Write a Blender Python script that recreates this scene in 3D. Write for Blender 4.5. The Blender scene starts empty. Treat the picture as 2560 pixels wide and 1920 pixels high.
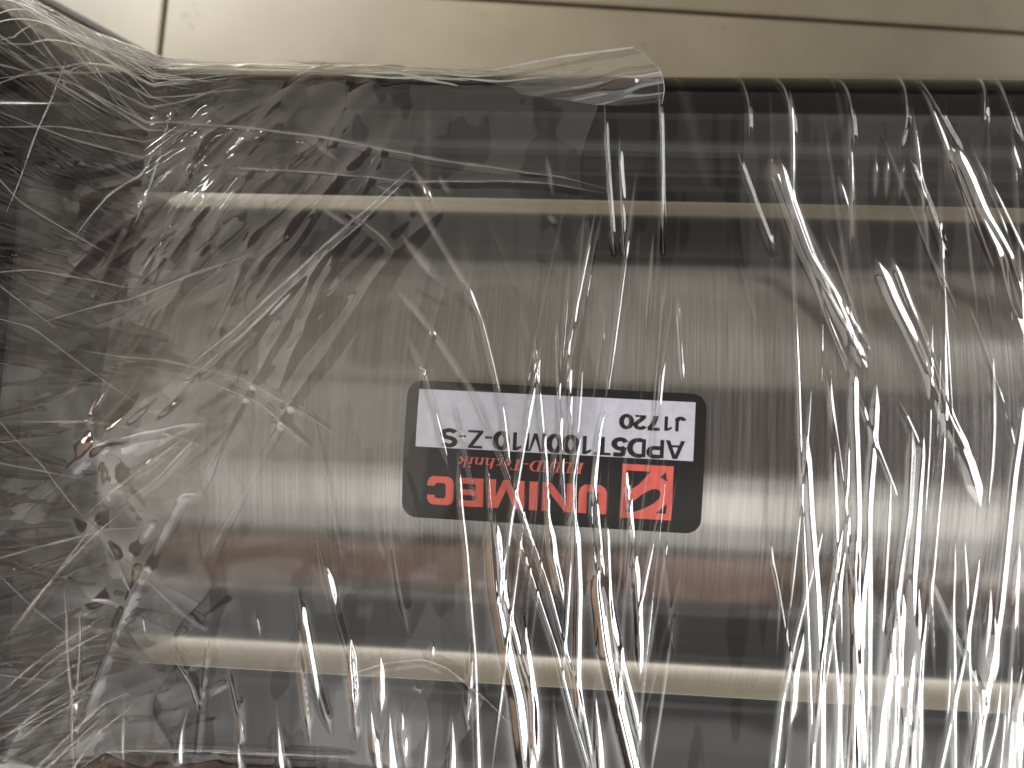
import bpy, bmesh, math, random
import numpy as np
from mathutils import Matrix, Vector

random.seed(7)
rng = np.random.default_rng(11)
scene = bpy.context.scene
COL = scene.collection
MM = 0.001
AXIS_Z = 85.0            # height of the barrel axis above the floor, mm; geometry below is in mm about that axis


def W3(x, y, z):
    return (x * MM, y * MM, (z + AXIS_Z) * MM)


# ---------------------------------------------------------------- camera
cam = bpy.data.cameras.new('camera')
cam.sensor_width = 36.0
cam.lens = 42.37
cam.clip_start = 0.005
cam.clip_end = 50.0
cam.dof.use_dof = True
cam.dof.focus_distance = 0.252
cam.dof.aperture_fstop = 17.0
cam_ob = bpy.data.objects.new('camera', cam)
COL.objects.link(cam_ob)
TILT, YAW, ROLL = 0.0456, 0.0984, 0.03414
CAM = (25.2, 0.0, 300.0)
rot = Matrix.Rotation(TILT, 3, 'X') @ Matrix.Rotation(YAW, 3, 'Y') @ Matrix.Rotation(ROLL, 3, 'Z')
cam_ob.matrix_world = Matrix.Translation(W3(*CAM)) @ rot.to_4x4()
scene.camera = cam_ob

# ---------------------------------------------------------------- room light: a dim brownish surround, window, bright ceiling and added lamps
world = bpy.data.worlds.new('World')
scene.world = world
world.use_nodes = True
bg = world.node_tree.nodes['Background']
bg.inputs['Color'].default_value = (0.150, 0.112, 0.098, 1)
bg.inputs['Strength'].default_value = 0.45

FOCUS = Vector((0.0, 0.0, (AXIS_Z + 60) * MM))


def area(name, pos, sx, sy, radiance, color, up=(0, 1, 0), aim=None):
    """Rectangular lamp at pos (m) facing the cylinder (or the point aim); its sy side runs along 'up'."""
    l = bpy.data.lights.new(name, 'AREA')
    l.shape = 'RECTANGLE'
    l.size, l.size_y = sx, sy
    l.energy = radiance * math.pi * sx * sy
    l.color = color
    o = bpy.data.objects.new(name, l)
    COL.objects.link(o)
    z = (Vector(pos) - (FOCUS if aim is None else Vector(aim))).normalized()
    y = Vector(up) - z * Vector(up).dot(z)
    y.normalize()
    x = y.cross(z)
    m = Matrix((x, y, z)).transposed().to_4x4()
    m.translation = Vector(pos)
    o.matrix_world = m
    return o


STRIP = (1.00, -0.50, 0.95)                       # the tall window whose image runs down the film's pleats
area('window_light', STRIP, 0.70, 2.1, 4.6, (0.95, 0.97, 1.0), aim=(0.0, STRIP[1], 0.145))
area('upper_streak_light', (1.00, 1.00, 0.95), 0.60, 0.50, 4.6, (0.95, 0.97, 1.0), aim=(0.0, 1.0, 0.145))  # added lamp so the upper diagonal pleats show white streaks
area('low_fill_light', (0.05, -0.62, 0.12), 1.1, 0.12, 13.0, (1.0, 0.96, 0.88), up=(0, 0, 1))  # added lamp near the floor, brightens the tiles mirrored in the barrel's lower edge
area('bright_wall_light', (0.15, -0.68, 1.37), 2.6, 0.80, 0.52, (1.0, 0.98, 0.95), up=(0, 1, 0.3))
area('highlight_fill_light', (0.42, -0.64, 1.36), 1.8, 0.36, 0.62, (1.0, 0.98, 0.95), up=(0, 1, 0.3))  # added narrower lamp, gives the steel's bright band a peak
area('reddish_band_light', (0.0, -1.25, 0.86), 2.6, 0.55, 0.26, (1.0, 0.66, 0.54), up=(0, 0.5, 1))  # added lamp that tints a band of the steel reddish
area('ceiling_bounce_light', (-0.1, 1.12, 0.92), 2.8, 1.55, 0.30, (1.0, 0.95, 0.86), up=(0, -0.5, 1))
area('ceiling_light', (-0.70, 0.14, 1.45), 1.0, 0.90, 0.42, (1.0, 0.96, 0.88))
area('brown_tint_light', (-1.10, -0.15, 0.55), 0.9, 0.7, 0.42, (1.0, 0.64, 0.42), up=(0, 0, 1))  # added dim lamp for brownish reflections in the film at left
area('doorway_light', (-0.75, 0.25, 0.60), 0.06, 0.14, 11.0, (1.0, 0.78, 0.68), up=(0, 0, 1))
sp = bpy.data.lights.new('tile_spot', 'SPOT')            # added narrow spot that brightens only the tiles past the left end
sp.energy = 74.0
sp.color = (0.98, 0.98, 0.96)
sp.spot_size = math.radians(15)
sp.spot_blend = 1.0
sp.shadow_soft_size = 0.06
spo = bpy.data.objects.new('tile_spot', sp)
COL.objects.link(spo)
spo.location = (-0.60, 0.70, 0.80)
spo.rotation_euler = (Vector((-0.105, 0.165, 0.0)) - spo.location).to_track_quat('-Z', 'Y').to_euler()

scene.render.engine = 'CYCLES'
scene.cycles.use_denoising = True
scene.cycles.max_bounces = 14
scene.cycles.transparent_max_bounces = 32
scene.cycles.glossy_bounces = 6
scene.cycles.sample_clamp_indirect = 6.0
scene.view_settings.view_transform = 'Standard'
scene.view_settings.look = 'None'
scene.view_settings.exposure = 0.35
scene.view_settings.gamma = 1.0
scene.view_settings.use_curve_mapping = False


# ---------------------------------------------------------------- materials
def new_mat(name):
    m = bpy.data.materials.new(name)
    m.use_nodes = True
    nt = m.node_tree
    for n in list(nt.nodes):
        nt.nodes.remove(n)
    out = nt.nodes.new('ShaderNodeOutputMaterial')
    return m, nt, out


def N(nt, kind, **kw):
    n = nt.nodes.new(kind)
    for k, v in kw.items():
        if hasattr(n, k):
            setattr(n, k, v)
        else:
            n.inputs[k].default_value = v
    return n


def coords(nt, scale, loc=(0, 0, 0), rot=(0, 0, 0)):
    tc = nt.nodes.new('ShaderNodeTexCoord')
    mp = nt.nodes.new('ShaderNodeMapping')
    mp.inputs['Scale'].default_value = scale
    mp.inputs['Location'].default_value = loc
    mp.inputs['Rotation'].default_value = rot
    nt.links.new(tc.outputs['Object'], mp.inputs['Vector'])
    return mp.outputs['Vector']


def noise(nt, vec, scale, detail=3, rough=0.5):
    n = nt.nodes.new('ShaderNodeTexNoise')
    n.inputs['Scale'].default_value = scale
    n.inputs['Detail'].default_value = detail
    n.inputs['Roughness'].default_value = rough
    nt.links.new(vec, n.inputs['Vector'])
    return n.outputs['Fac']


def ramp(nt, fac, stops):
    r = nt.nodes.new('ShaderNodeValToRGB')
    el = r.color_ramp.elements
    while len(el) < len(stops):
        el.new(0.5)
    for e, (p, c) in zip(el, stops):
        e.position = p
        e.color = (*c, 1) if len(c) == 3 else c
    nt.links.new(fac, r.inputs['Fac'])
    return r.outputs['Color']


def math_n(nt, op, a, b=None):
    n = nt.nodes.new('ShaderNodeMath')
    n.operation = op
    for i, v in enumerate((a, b)):
        if v is None:
            continue
        if isinstance(v, (int, float)):
            n.inputs[i].default_value = v
        else:
            nt.links.new(v, n.inputs[i])
    return n.outputs[0]


def steel_mat():
    m, nt, out = new_mat('brushed_steel')
    p = nt.nodes.new('ShaderNodeBsdfPrincipled')
    p.inputs['Metallic'].default_value = 1.0
    p.inputs['Anisotropic'].default_value = 0.80
    p.inputs['Anisotropic Rotation'].default_value = 0.25
    tg = nt.nodes.new('ShaderNodeTangent')
    tg.direction_type = 'RADIAL'
    tg.axis = 'X'
    nt.links.new(tg.outputs['Tangent'], p.inputs['Tangent'])
    lines = noise(nt, coords(nt, (2600, 38, 38)), 1.0, 4, 0.65)        # fine turning marks running round the tube
    broad = noise(nt, coords(nt, (240, 10, 10)), 1.0, 3)
    mixn = math_n(nt, 'ADD', math_n(nt, 'MULTIPLY', lines, 0.75), math_n(nt, 'MULTIPLY', broad, 0.25))
    nt.links.new(ramp(nt, mixn, [(0.30, (0.37, 0.357, 0.335)), (0.70, (0.58, 0.567, 0.545))]), p.inputs['Base Color'])
    nt.links.new(math_n(nt, 'ADD', math_n(nt, 'MULTIPLY', lines, 0.14), 0.14), p.inputs['Roughness'])
    b = nt.nodes.new('ShaderNodeBump')
    b.inputs['Strength'].default_value = 0.10
    b.inputs['Distance'].default_value = 0.00004
    nt.links.new(lines, b.inputs['Height'])
    nt.links.new(b.outputs['Normal'], p.inputs['Normal'])
    nt.links.new(p.outputs[0], out.inputs['Surface'])
    return m


def paint_mat(name, col, rough, spec=0.5, bump=0.0):
    m, nt, out = new_mat(name)
    p = nt.nodes.new('ShaderNodeBsdfPrincipled')
    f = noise(nt, coords(nt, (90, 90, 90)), 1.0, 4)
    lo = tuple(c * 0.75 for c in col)
    hi = tuple(min(1, c * 1.2) for c in col)
    nt.links.new(ramp(nt, f, [(0.3, lo), (0.7, hi)]), p.inputs['Base Color'])
    nt.links.new(math_n(nt, 'ADD', math_n(nt, 'MULTIPLY', f, 0.12), rough - 0.06), p.inputs['Roughness'])
    p.inputs['Specular IOR Level'].default_value = spec
    if bump:
        g = noise(nt, coords(nt, (900, 900, 900)), 1.0, 2)
        b = nt.nodes.new('ShaderNodeBump')
        b.inputs['Strength'].default_value = bump
        b.inputs['Distance'].default_value = 0.0001
        nt.links.new(g, b.inputs['Height'])
        nt.links.new(b.outputs['Normal'], p.inputs['Normal'])
    nt.links.new(p.outputs[0], out.inputs['Surface'])
    return m


def print_mat(name, col, rough=0.35):
    m, nt, out = new_mat(name)
    p = nt.nodes.new('ShaderNodeBsdfPrincipled')
    f = noise(nt, coords(nt, (700, 700, 700)), 1.0, 3)
    nt.links.new(ramp(nt, f, [(0.25, tuple(c * 0.9 for c in col)), (0.75, tuple(min(1, c * 1.06) for c in col))]), p.inputs['Base Color'])
    p.inputs['Roughness'].default_value = rough
    p.inputs['Specular IOR Level'].default_value = 0.35
    nt.links.new(p.outputs[0], out.inputs['Surface'])
    return m


def film_mat(name, haze, gloss, tint, patch_scale, seed, rough=0.045, lo=0.45):
    """Thin clear wrapping film: one sheet, so light passes straight through; two faces' worth of Fresnel reflection;
    a little milky scatter. Where the film lies wetted against what is under it, it reflects less."""
    m, nt, out = new_mat(name)
    lw = N(nt, 'ShaderNodeLayerWeight', Blend=0.5)                     # Schlick's curve, the same from either face
    sch = math_n(nt, 'ADD', math_n(nt, 'MULTIPLY', math_n(nt, 'POWER', lw.outputs['Facing'], 5.0), 0.962), 0.038)
    at = nt.nodes.new('ShaderNodeAttribute')
    at.attribute_name = 'layers'                                       # extra thicknesses of film folded into a pleat
    ply = math_n(nt, 'ADD', math_n(nt, 'MULTIPLY', at.outputs['Fac'], 6.2), 1.0)
    two = math_n(nt, 'MULTIPLY', math_n(nt, 'MULTIPLY', sch, 1.85 * gloss), ply)
    pm = noise(nt, coords(nt, patch_scale, (seed, seed * 2, seed * 3)), 1.0, 2, 0.45)
    mask = ramp(nt, pm, [(0.45, (lo, lo, lo)), (0.475, (1, 1, 1))])
    fac = math_n(nt, 'MINIMUM', math_n(nt, 'MULTIPLY', two, mask), 0.95)
    tr = N(nt, 'ShaderNodeBsdfTransparent', Color=(*tint, 1))
    df = N(nt, 'ShaderNodeBsdfDiffuse', Color=(0.82, 0.82, 0.78, 1))
    tl = N(nt, 'ShaderNodeBsdfTranslucent', Color=(0.82, 0.82, 0.78, 1))
    hz = nt.nodes.new('ShaderNodeMixShader')
    hz.inputs[0].default_value = 0.5
    nt.links.new(df.outputs[0], hz.inputs[1])
    nt.links.new(tl.outputs[0], hz.inputs[2])
    a = nt.nodes.new('ShaderNodeMixShader')
    nt.links.new(math_n(nt, 'MULTIPLY', mask, haze), a.inputs[0])
    nt.links.new(tr.outputs[0], a.inputs[1])
    nt.links.new(hz.outputs[0], a.inputs[2])
    gl = N(nt, 'ShaderNodeBsdfGlossy', Color=(1, 1, 1, 1), Roughness=rough)
    b = nt.nodes.new('ShaderNodeMixShader')
    nt.links.new(fac, b.inputs[0])
    nt.links.new(a.outputs[0], b.inputs[1])
    nt.links.new(gl.outputs[0], b.inputs[2])
    nt.links.new(b.outputs[0], out.inputs['Surface'])
    return m


def tile_mat():
    m, nt, out = new_mat('cream_glazed_tile')
    p = nt.nodes.new('ShaderNodeBsdfPrincipled')
    a = noise(nt, coords(nt, (9, 9, 9)), 1.0, 5, 0.6)
    s = noise(nt, coords(nt, (60, 60, 60), (3, 1, 0)), 1.0, 3, 0.6)
    mix = nt.nodes.new('ShaderNodeMix')
    mix.data_type = 'RGBA'
    mix.blend_type = 'MULTIPLY'
    mix.inputs['Factor'].default_value = 1.0
    nt.links.new(ramp(nt, a, [(0.30, (0.140, 0.114, 0.072)), (0.62, (0.222, 0.190, 0.128))]), mix.inputs[6])
    nt.links.new(ramp(nt, s, [(0.26, (0.62, 0.58, 0.50)), (0.37, (1, 1, 1))]), mix.inputs[7])
    nt.links.new(mix.outputs[2], p.inputs['Base Color'])
    p.inputs['Roughness'].default_value = 0.34
    b = nt.nodes.new('ShaderNodeBump')
    b.inputs['Strength'].default_value = 0.15
    b.inputs['Distance'].default_value = 0.0006
    nt.links.new(a, b.inputs['Height'])
    nt.links.new(b.outputs['Normal'], p.inputs['Normal'])
    nt.links.new(p.outputs[0], out.inputs['Surface'])
    return m


STEEL = steel_mat()
BLACK = paint_mat('black_gloss_paint', (0.003, 0.003, 0.003), 0.10, 0.4)
CAP = paint_mat('black_cast_paint', (0.007, 0.006, 0.006), 0.32, 0.4, 0.3)
GROUT = paint_mat('dirty_grout', (0.075, 0.058, 0.038), 0.8, 0.2)
TILE = tile_mat()
STICKER = print_mat('black_vinyl', (0.016, 0.016, 0.015), 0.33)
WHITE = print_mat('white_vinyl', (0.58, 0.58, 0.64), 0.4)
RED = print_mat('red_print', (0.70, 0.135, 0.100), 0.4)
INK = print_mat('black_print', (0.015, 0.015, 0.015), 0.45)
FILM = film_mat('stretch_film', 0.004, 0.8, (0.95, 0.95, 0.945), (230, 30, 30), 0.0, 0.04, lo=0.7)
FILM2 = film_mat('stretch_film_second_layer', 0.006, 1.15, (0.94, 0.94, 0.93), (110, 60, 60), 4.0, 0.05, lo=0.5)
WRAPPED = film_mat('crumpled_end_film', 0.012, 1.1, (0.84, 0.83, 0.81), (70, 90, 90), 7.0, 0.09, lo=0.6)
GATHER = film_mat('gathered_film', 0.013, 0.8, (0.70, 0.69, 0.67), (60, 160, 160), 9.0, 0.12, lo=0.6)
TAIL = film_mat('loose_film', 0.045, 1.9, (0.93, 0.93, 0.92), (90, 90, 90), 6.0, 0.05, lo=0.8)
HEM = film_mat('rolled_film_hem', 0.42, 1.0, (0.92, 0.91, 0.88), (200, 200, 200), 3.0, 0.2, lo=0.8)
PLEAT = film_mat('rolled_film_pleat', 0.10, 0.9, (0.95, 0.94, 0.92), (200, 200, 200), 2.0, 0.14, lo=0.7)


# ---------------------------------------------------------------- mesh helpers
def link(name, mesh, mat, parent=None, smooth=False):
    o = bpy.data.objects.new(name, mesh)
    COL.objects.link(o)
    if mat:
        mesh.materials.append(mat)
    if smooth:
        mesh.polygons.foreach_set('use_smooth', [True] * len(mesh.polygons))
    if parent:
        o.parent = parent
    return o


def empty(name, label, cat, loc=(0, 0, 0)):
    o = bpy.data.objects.new(name, None)
    COL.objects.link(o)
    o['label'] = label
    o['category'] = cat
    return o


def from_bm(name, bm, mat, parent=None, smooth=False):
    me = bpy.data.meshes.new(name)
    bm.to_mesh(me)
    bm.free()
    return link(name, me, mat, parent, smooth)


def grid_mesh(name, P, mat, parent, layers=None):
    """P: (n, m, 3) array in mm about the axis -> smooth quad sheet."""
    n, m, _ = P.shape
    v = P.reshape(-1, 3) * MM
    v[:, 2] += AXIS_Z * MM
    i = np.arange(n * m).reshape(n, m)
    f = np.stack([i[:-1, :-1], i[1:, :-1], i[1:, 1:], i[:-1, 1:]], -1).reshape(-1, 4)
    me = bpy.data.meshes.new(name)
    me.vertices.add(len(v))
    me.vertices.foreach_set('co', v.astype(np.float32).ravel())
    me.loops.add(f.size)
    me.loops.foreach_set('vertex_index', f.astype(np.int32).ravel())
    me.polygons.add(len(f))
    me.polygons.foreach_set('loop_start', np.arange(0, f.size, 4, dtype=np.int32))
    me.update(calc_edges=True)
    me.polygons.foreach_set('use_smooth', np.ones(len(f), dtype=bool))
    if layers is not None:
        at = me.attributes.new('layers', 'FLOAT', 'POINT')
        at.data.foreach_set('value', np.clip(layers, -0.16, 1.5).astype(np.float32).ravel())
    return link(name, me, mat, parent)


def revolve_x(bm, prof, cy, cz, seg=96, cap=True):
    """Turn a list of (x, r) mm about the line y=cy, z=cz."""
    rings = []
    for x, r in prof:
        rings.append([bm.verts.new(W3(x, cy + r * math.sin(2 * math.pi * k / seg), cz + r * math.cos(2 * math.pi * k / seg))) for k in range(seg)])
    for a, b in zip(rings, rings[1:]):
        for k in range(seg):
            bm.faces.new((a[k], a[(k + 1) % seg], b[(k + 1) % seg], b[k]))
    if cap:
        bm.faces.new(rings[0])
        bm.faces.new(rings[-1][::-1])


# ---------------------------------------------------------------- floor of cream tiles
TS, GAP = 400.0, 1.35
ANG = math.radians(-3.4)
CORNER = (-134.5, 149.5)
ca, sa = math.cos(ANG), math.sin(ANG)
bm = bmesh.new()
vs = [bm.verts.new((x, y, -0.0016)) for x, y in ((-1.6, -1.5), (1.6, -1.5), (1.6, 1.5), (-1.6, 1.5))]
bm.faces.new(vs)
floor = from_bm('floor', bm, GROUT)
floor['kind'] = 'structure'
bm = bmesh.new()
h = TS / 2 - GAP / 2
ring = []
for z, ins in ((-2.5, 0.0), (-0.5, 0.0), (0.0, 0.7)):
    rr = []
    for sx, sy in ((-1, -1), (1, -1), (1, 1), (-1, 1)):
        rr.append(bm.verts.new((sx * (h - ins) * MM, sy * (h - ins) * MM, z * MM)))
    ring.append(rr)
for a, b in zip(ring, ring[1:]):
    for k in range(4):
        bm.faces.new((a[k], a[(k + 1) % 4], b[(k + 1) % 4], b[k]))
bm.faces.new(ring[-1])
tile_me = bpy.data.meshes.new('tile')
bm.to_mesh(tile_me)
bm.free()
tile_me.materials.append(TILE)
for i in range(-3, 4):
    for j in range(-4, 3):
        lx, ly = (i + 0.5) * TS, (j + 0.5) * TS
        o = bpy.data.objects.new('tile', tile_me)
        COL.objects.link(o)
        o.parent = floor
        o.location = ((CORNER[0] + ca * lx - sa * ly) * MM, (CORNER[1] + sa * lx + ca * ly) * MM, random.uniform(-0.0001, 0.0))
        o.rotation_euler = (0, 0, ANG)

# ---------------------------------------------------------------- the cylinder
R = 60.0
RODS = {1: (66.75, 36.5, 13.4), -1: (64.9, 44.0, 13.02)}      # y, z, radius of the upper and the lower rod
cyl = empty('pneumatic_cylinder', 'brushed steel cylinder with black side rods, wrapped in clear film, lying on cream tiles', 'cylinder')
bm = bmesh.new()
revolve_x(bm, [(-85.0, 57.0), (-85.0, 59.3), (-84.2, R), (139.0, R), (140.0, 59.0), (140.0, 57.0)], 0, 0, 192, cap=True)
from_bm('barrel', bm, STEEL, cyl, True).data.set_sharp_from_angle(angle=math.radians(35))
for sgn in (1, -1):
    bm = bmesh.new()
    yr, zr, rr = RODS[sgn]
    revolve_x(bm, [(-123.0, rr), (144.0, rr)], sgn * yr, zr, 64)
    from_bm('side_rod', bm, BLACK, cyl, True).data.set_sharp_from_angle(angle=math.radians(35))
bm = bmesh.new()
revolve_x(bm, [(-124.0, 56.5), (-104.0, 56.5), (-103.0, 59.2), (-85.6, 59.2), (-85.2, 58.0), (-84.5, 58.0)], 0, 0, 128)
from_bm('cap_neck', bm, CAP, cyl, True).data.set_sharp_from_angle(angle=math.radians(35))


def cap_block(x0, x1):
    bm = bmesh.new()
    bmesh.ops.create_cube(bm, size=1.0)
    for v in bm.verts:
        v.co = Vector(W3((x0 + x1) / 2 + v.co.x * (x1 - x0), v.co.y * 195, -12.5 + v.co.z * 145))
    bmesh.ops.bevel(bm, geom=bm.edges[:], offset=0.006, segments=4, affect='EDGES', profile=0.5)
    from_bm('end_cap', bm, CAP, cyl, True).data.set_sharp_from_angle(angle=math.radians(50))


cap_block(-152, -122)
cap_block(138, 168)

# ---------------------------------------------------------------- the sticker, wrapped round the barrel
LX, LA, LT_ = 10.06, -3.25, 0.0142        # centre (x, arc) and skew of the sticker


def wrap_bm(bm, lift):
    """flat (u, v) mm reading coordinates -> barrel surface. The sticker reads upside down from the camera."""
    bm.normal_update()
    bmesh.ops.triangulate(bm, faces=bm.faces[:])
    vmin = min(v.co.y for v in bm.verts)
    vmax = max(v.co.y for v in bm.verts)
    k = math.ceil(vmin / 0.9)
    while k * 0.9 < vmax:
        bmesh.ops.bisect_plane(bm, geom=bm.verts[:] + bm.edges[:] + bm.faces[:], plane_co=(0, k * 0.9, 0), plane_no=(0, 1, 0), dist=1e-6)
        k += 1
    for v in bm.verts:
        u, w = v.co.x, v.co.y
        x = LX - u - LT_ * w
        a = LA + LT_ * u - w
        r = R + lift + v.co.z
        v.co = Vector(W3(x, r * math.sin(a / R), r * math.cos(a / R)))


def poly(bm, pts, z=0.0):
    bm.faces.new([bm.verts.new((x, y, z)) for x, y in pts])


def rounded(u0, u1, v0, v1, r, n=8):
    out = []
    for cx, cy, a0 in ((u1 - r, v1 - r, 0), (u0 + r, v1 - r, 90), (u0 + r, v0 + r, 180), (u1 - r, v0 + r, 270)):
        for k in range(n + 1):
            a = math.radians(a0 + 90 * k / n)
            out.append((cx + r * math.cos(a), cy + r * math.sin(a)))
    return out


def print_part(name, polys, lift, mat, parent):
    bm = bmesh.new()
    for i, p in enumerate(polys):
        poly(bm, p, 0.0012 * (i % 9))
    wrap_bm(bm, lift)
    bm.normal_update()
    return from_bm(name, bm, mat, parent)


sticker = print_part('sticker', [rounded(-30, 30, -14, 14, 3.0)], 0.06, STICKER, cyl)
sticker['label'] = 'black sticker with a white strip and red lettering on the steel barrel'
print_part('white_panel', [[(-27.8, -12.25), (27.6, -12.25), (27.6, -0.6), (-27.8, -0.6)]], 0.09, WHITE, sticker)
print_part('emblem', [[(-24.1, 0.6), (-14.0, 0.6), (-14.0, 11.5), (-24.1, 11.5)]], 0.09, RED, sticker)
EMB = [[(.10, .12), (.55, .12), (.46, .235), (.33, .37), (.22, .445), (.13, .485)],
       [(.85, .115), (.89, .29), (.75, .21)],
       [(.115, .885), (.12, .79), (.24, .685), (.43, .53), (.57, .455), (.645, .43), (.71, .435), (.755, .465), (.77, .52), (.75, .60), (.64, .705), (.445, .81), (.25, .885)],
       [(.90, .70), (.89, .88), (.70, .88)]]
print_part('emblem_cutout', [[(-14.0 - 10.1 * p, 0.6 + 10.9 * q) for p, q in sh] for sh in EMB], 0.12, STICKER, sticker)

# heavy block capitals
G = {
    'U': (0.95, [[(0, 1), (0, .26), (.06, .10), (.20, 0), (.75, 0), (.89, .10), (.95, .26), (.95, 1), (.67, 1), (.67, .30), (.62, .24), (.33, .24), (.28, .30), (.28, 1)]]),
    'N': (1.10, [[(0, 0), (.27, 0), (.27, .64), (.80, 0), (1.10, 0), (1.10, 1), (.83, 1), (.83, .37), (.30, 1), (0, 1)]]),
    'I': (0.28, [[(0, 0), (.28, 0), (.28, 1), (0, 1)]]),
    'M': (1.24, [[(0, 0), (.26, 0), (.26, .60), (.51, 0), (.73, 0), (.98, .60), (.98, 0), (1.24, 0), (1.24, 1), (.90, 1), (.62, .34), (.34, 1), (0, 1)]]),
    'E': (0.84, [[(0, 0), (.84, 0), (.84, .21), (.27, .21), (.27, .40), (.78, .40), (.78, .60), (.27, .60), (.27, .79), (.84, .79), (.84, 1), (0, 1)]]),
    'C': (0.92, [[(.92, .34), (.92, .22), (.86, .07), (.74, 0), (.19, 0), (.06, .08), (0, .22), (0, .78), (.06, .92), (.19, 1), (.74, 1), (.86, .93), (.92, .78), (.92, .66),
                  (.66, .66), (.66, .72), (.60, .77), (.34, .77), (.28, .71), (.28, .29), (.34, .23), (.60, .23), (.66, .28), (.66, .34)]]),
}
H_ = 5.85
POS = {'U': -11.2, 'N': -4.75, 'I': 2.6, 'M': 5.25, 'E': 13.5, 'C': 19.5}
plys = []
for ch, u0 in POS.items():
    for p in G[ch][1]:
        plys.append([(u0 + x * H_, 5.17 + y * H_) for x, y in p])
print_part('maker_lettering', plys, 0.09, RED, sticker)


# small slanted serif line
def box(x0, x1, y0, y1):
    return [(x0, y0), (x1, y0), (x1, y1), (x0, y1)]


def arc(cx, cy, rx, ry, tx, ty, a0, a1, n=14):
    o, i = [], []
    for k in range(n + 1):
        a = math.radians(a0 + (a1 - a0) * k / n)
        o.append((cx + rx * math.cos(a), cy + ry * math.sin(a)))
        i.append((cx + (rx - tx) * math.cos(a), cy + (ry - ty) * math.sin(a)))
    return [[o[k], o[k + 1], i[k + 1], i[k]] for k in range(n)]


def stem(x, y0=0, y1=1, w=.17, foot=True, head=True):
    r = [box(x, x + w, y0, y1)]
    if foot:
        r.append(box(x - .09, x + w + .09, y0, y0 + .06))
    if head:
        r.append(box(x - .09, x + w + .09, y1 - .06, y1))
    return r


SER = {
    'F': (.74, stem(.10) + [box(.27, .70, .93, 1), box(.64, .70, .74, .93), box(.27, .52, .47, .54), box(.47, .52, .38, .63)]),
    'L': (.74, stem(.10) + [box(.27, .70, 0, .07), box(.64, .70, .07, .28)]),
    'U': (.86, [box(.10, .27, .30, 1), box(.01, .36, .94, 1), box(.66, .73, .30, 1), box(.57, .82, .94, 1)] + arc(.415, .30, .315, .30, .13, .09, 180, 360)),
    'I': (.42, stem(.12)),
    'D': (.88, stem(.10, head=False, foot=False) + [box(.01, .40, 0, .06), box(.01, .40, .94, 1)] + arc(.38, .5, .44, .5, .18, .06, -90, 90)),
    '-': (.40, [box(.06, .34, .30, .40)]),
    'T': (.80, stem(.32, head=False) + [box(.02, .79, .93, 1), box(.02, .08, .74, .93), box(.73, .79, .74, .93)]),
    'e': (.58, arc(.28, .33, .24, .34, .13, .06, 20, 330) + [box(.14, .50, .34, .40)]),
    'c': (.56, arc(.28, .33, .24, .34, .13, .06, 50, 320)),
    'h': (.72, stem(.08, 0, 1, .14, True, False) + arc(.37, .42, .23, .25, .13, .07, 0, 180) + [box(.47, .60, 0, .42), box(.40, .68, 0, .06)]),
    'n': (.72, stem(.08, 0, .67, .14, True, False) + arc(.37, .42, .23, .25, .13, .07, 0, 180) + [box(.47, .60, 0, .42), box(.40, .68, 0, .06)]),
    'i': (.38, stem(.10, 0, .67, .14, True, False) + [box(.10, .25, .80, .95)]),
    'k': (.70, stem(.08, 0, 1, .14, True, False) + [[(.22, .28), (.50, .62), (.60, .62), (.30, .26)], [(.30, .36), (.48, 0), (.66, 0), (.40, .42)], [(.42, .60), (.66, .60), (.66, .66), (.42, .66)]]),
}
txt = 'FLUID-Technik'
tot = sum(SER[c][0] for c in txt)
sc = 25.2 / tot
plys, u = [], -6.5
for c in txt:
    for p in SER[c][1]:
        plys.append([(u + x * sc + y * 2.15 * 0.24, 0.95 + y * 2.15) for x, y in p])
    u += SER[c][0] * sc
print_part('slogan_lettering', plys, 0.09, RED, sticker)


def thick(pts, w):
    """a stroke of even width along pts, as quads"""
    out = []
    p = [Vector(q) for q in pts]
    off = []
    for i in range(len(p)):
        d = ((p[min(i + 1, len(p) - 1)] - p[max(i - 1, 0)])).normalized()
        off.append(Vector((-d.y, d.x)) * w / 2)
    for i in range(len(p) - 1):
        a, b = p[i] + off[i], p[i + 1] + off[i + 1]
        c, d = p[i + 1] - off[i + 1], p[i] - off[i]
        out.append([tuple(a), tuple(d), tuple(c), tuple(b)])
    return out


def curve(cx, cy, rx, ry, a0, a1, n=12):
    return [(cx + rx * math.cos(math.radians(a0 + (a1 - a0) * k / n)), cy + ry * math.sin(math.radians(a0 + (a1 - a0) * k / n))) for k in range(n + 1)]


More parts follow.
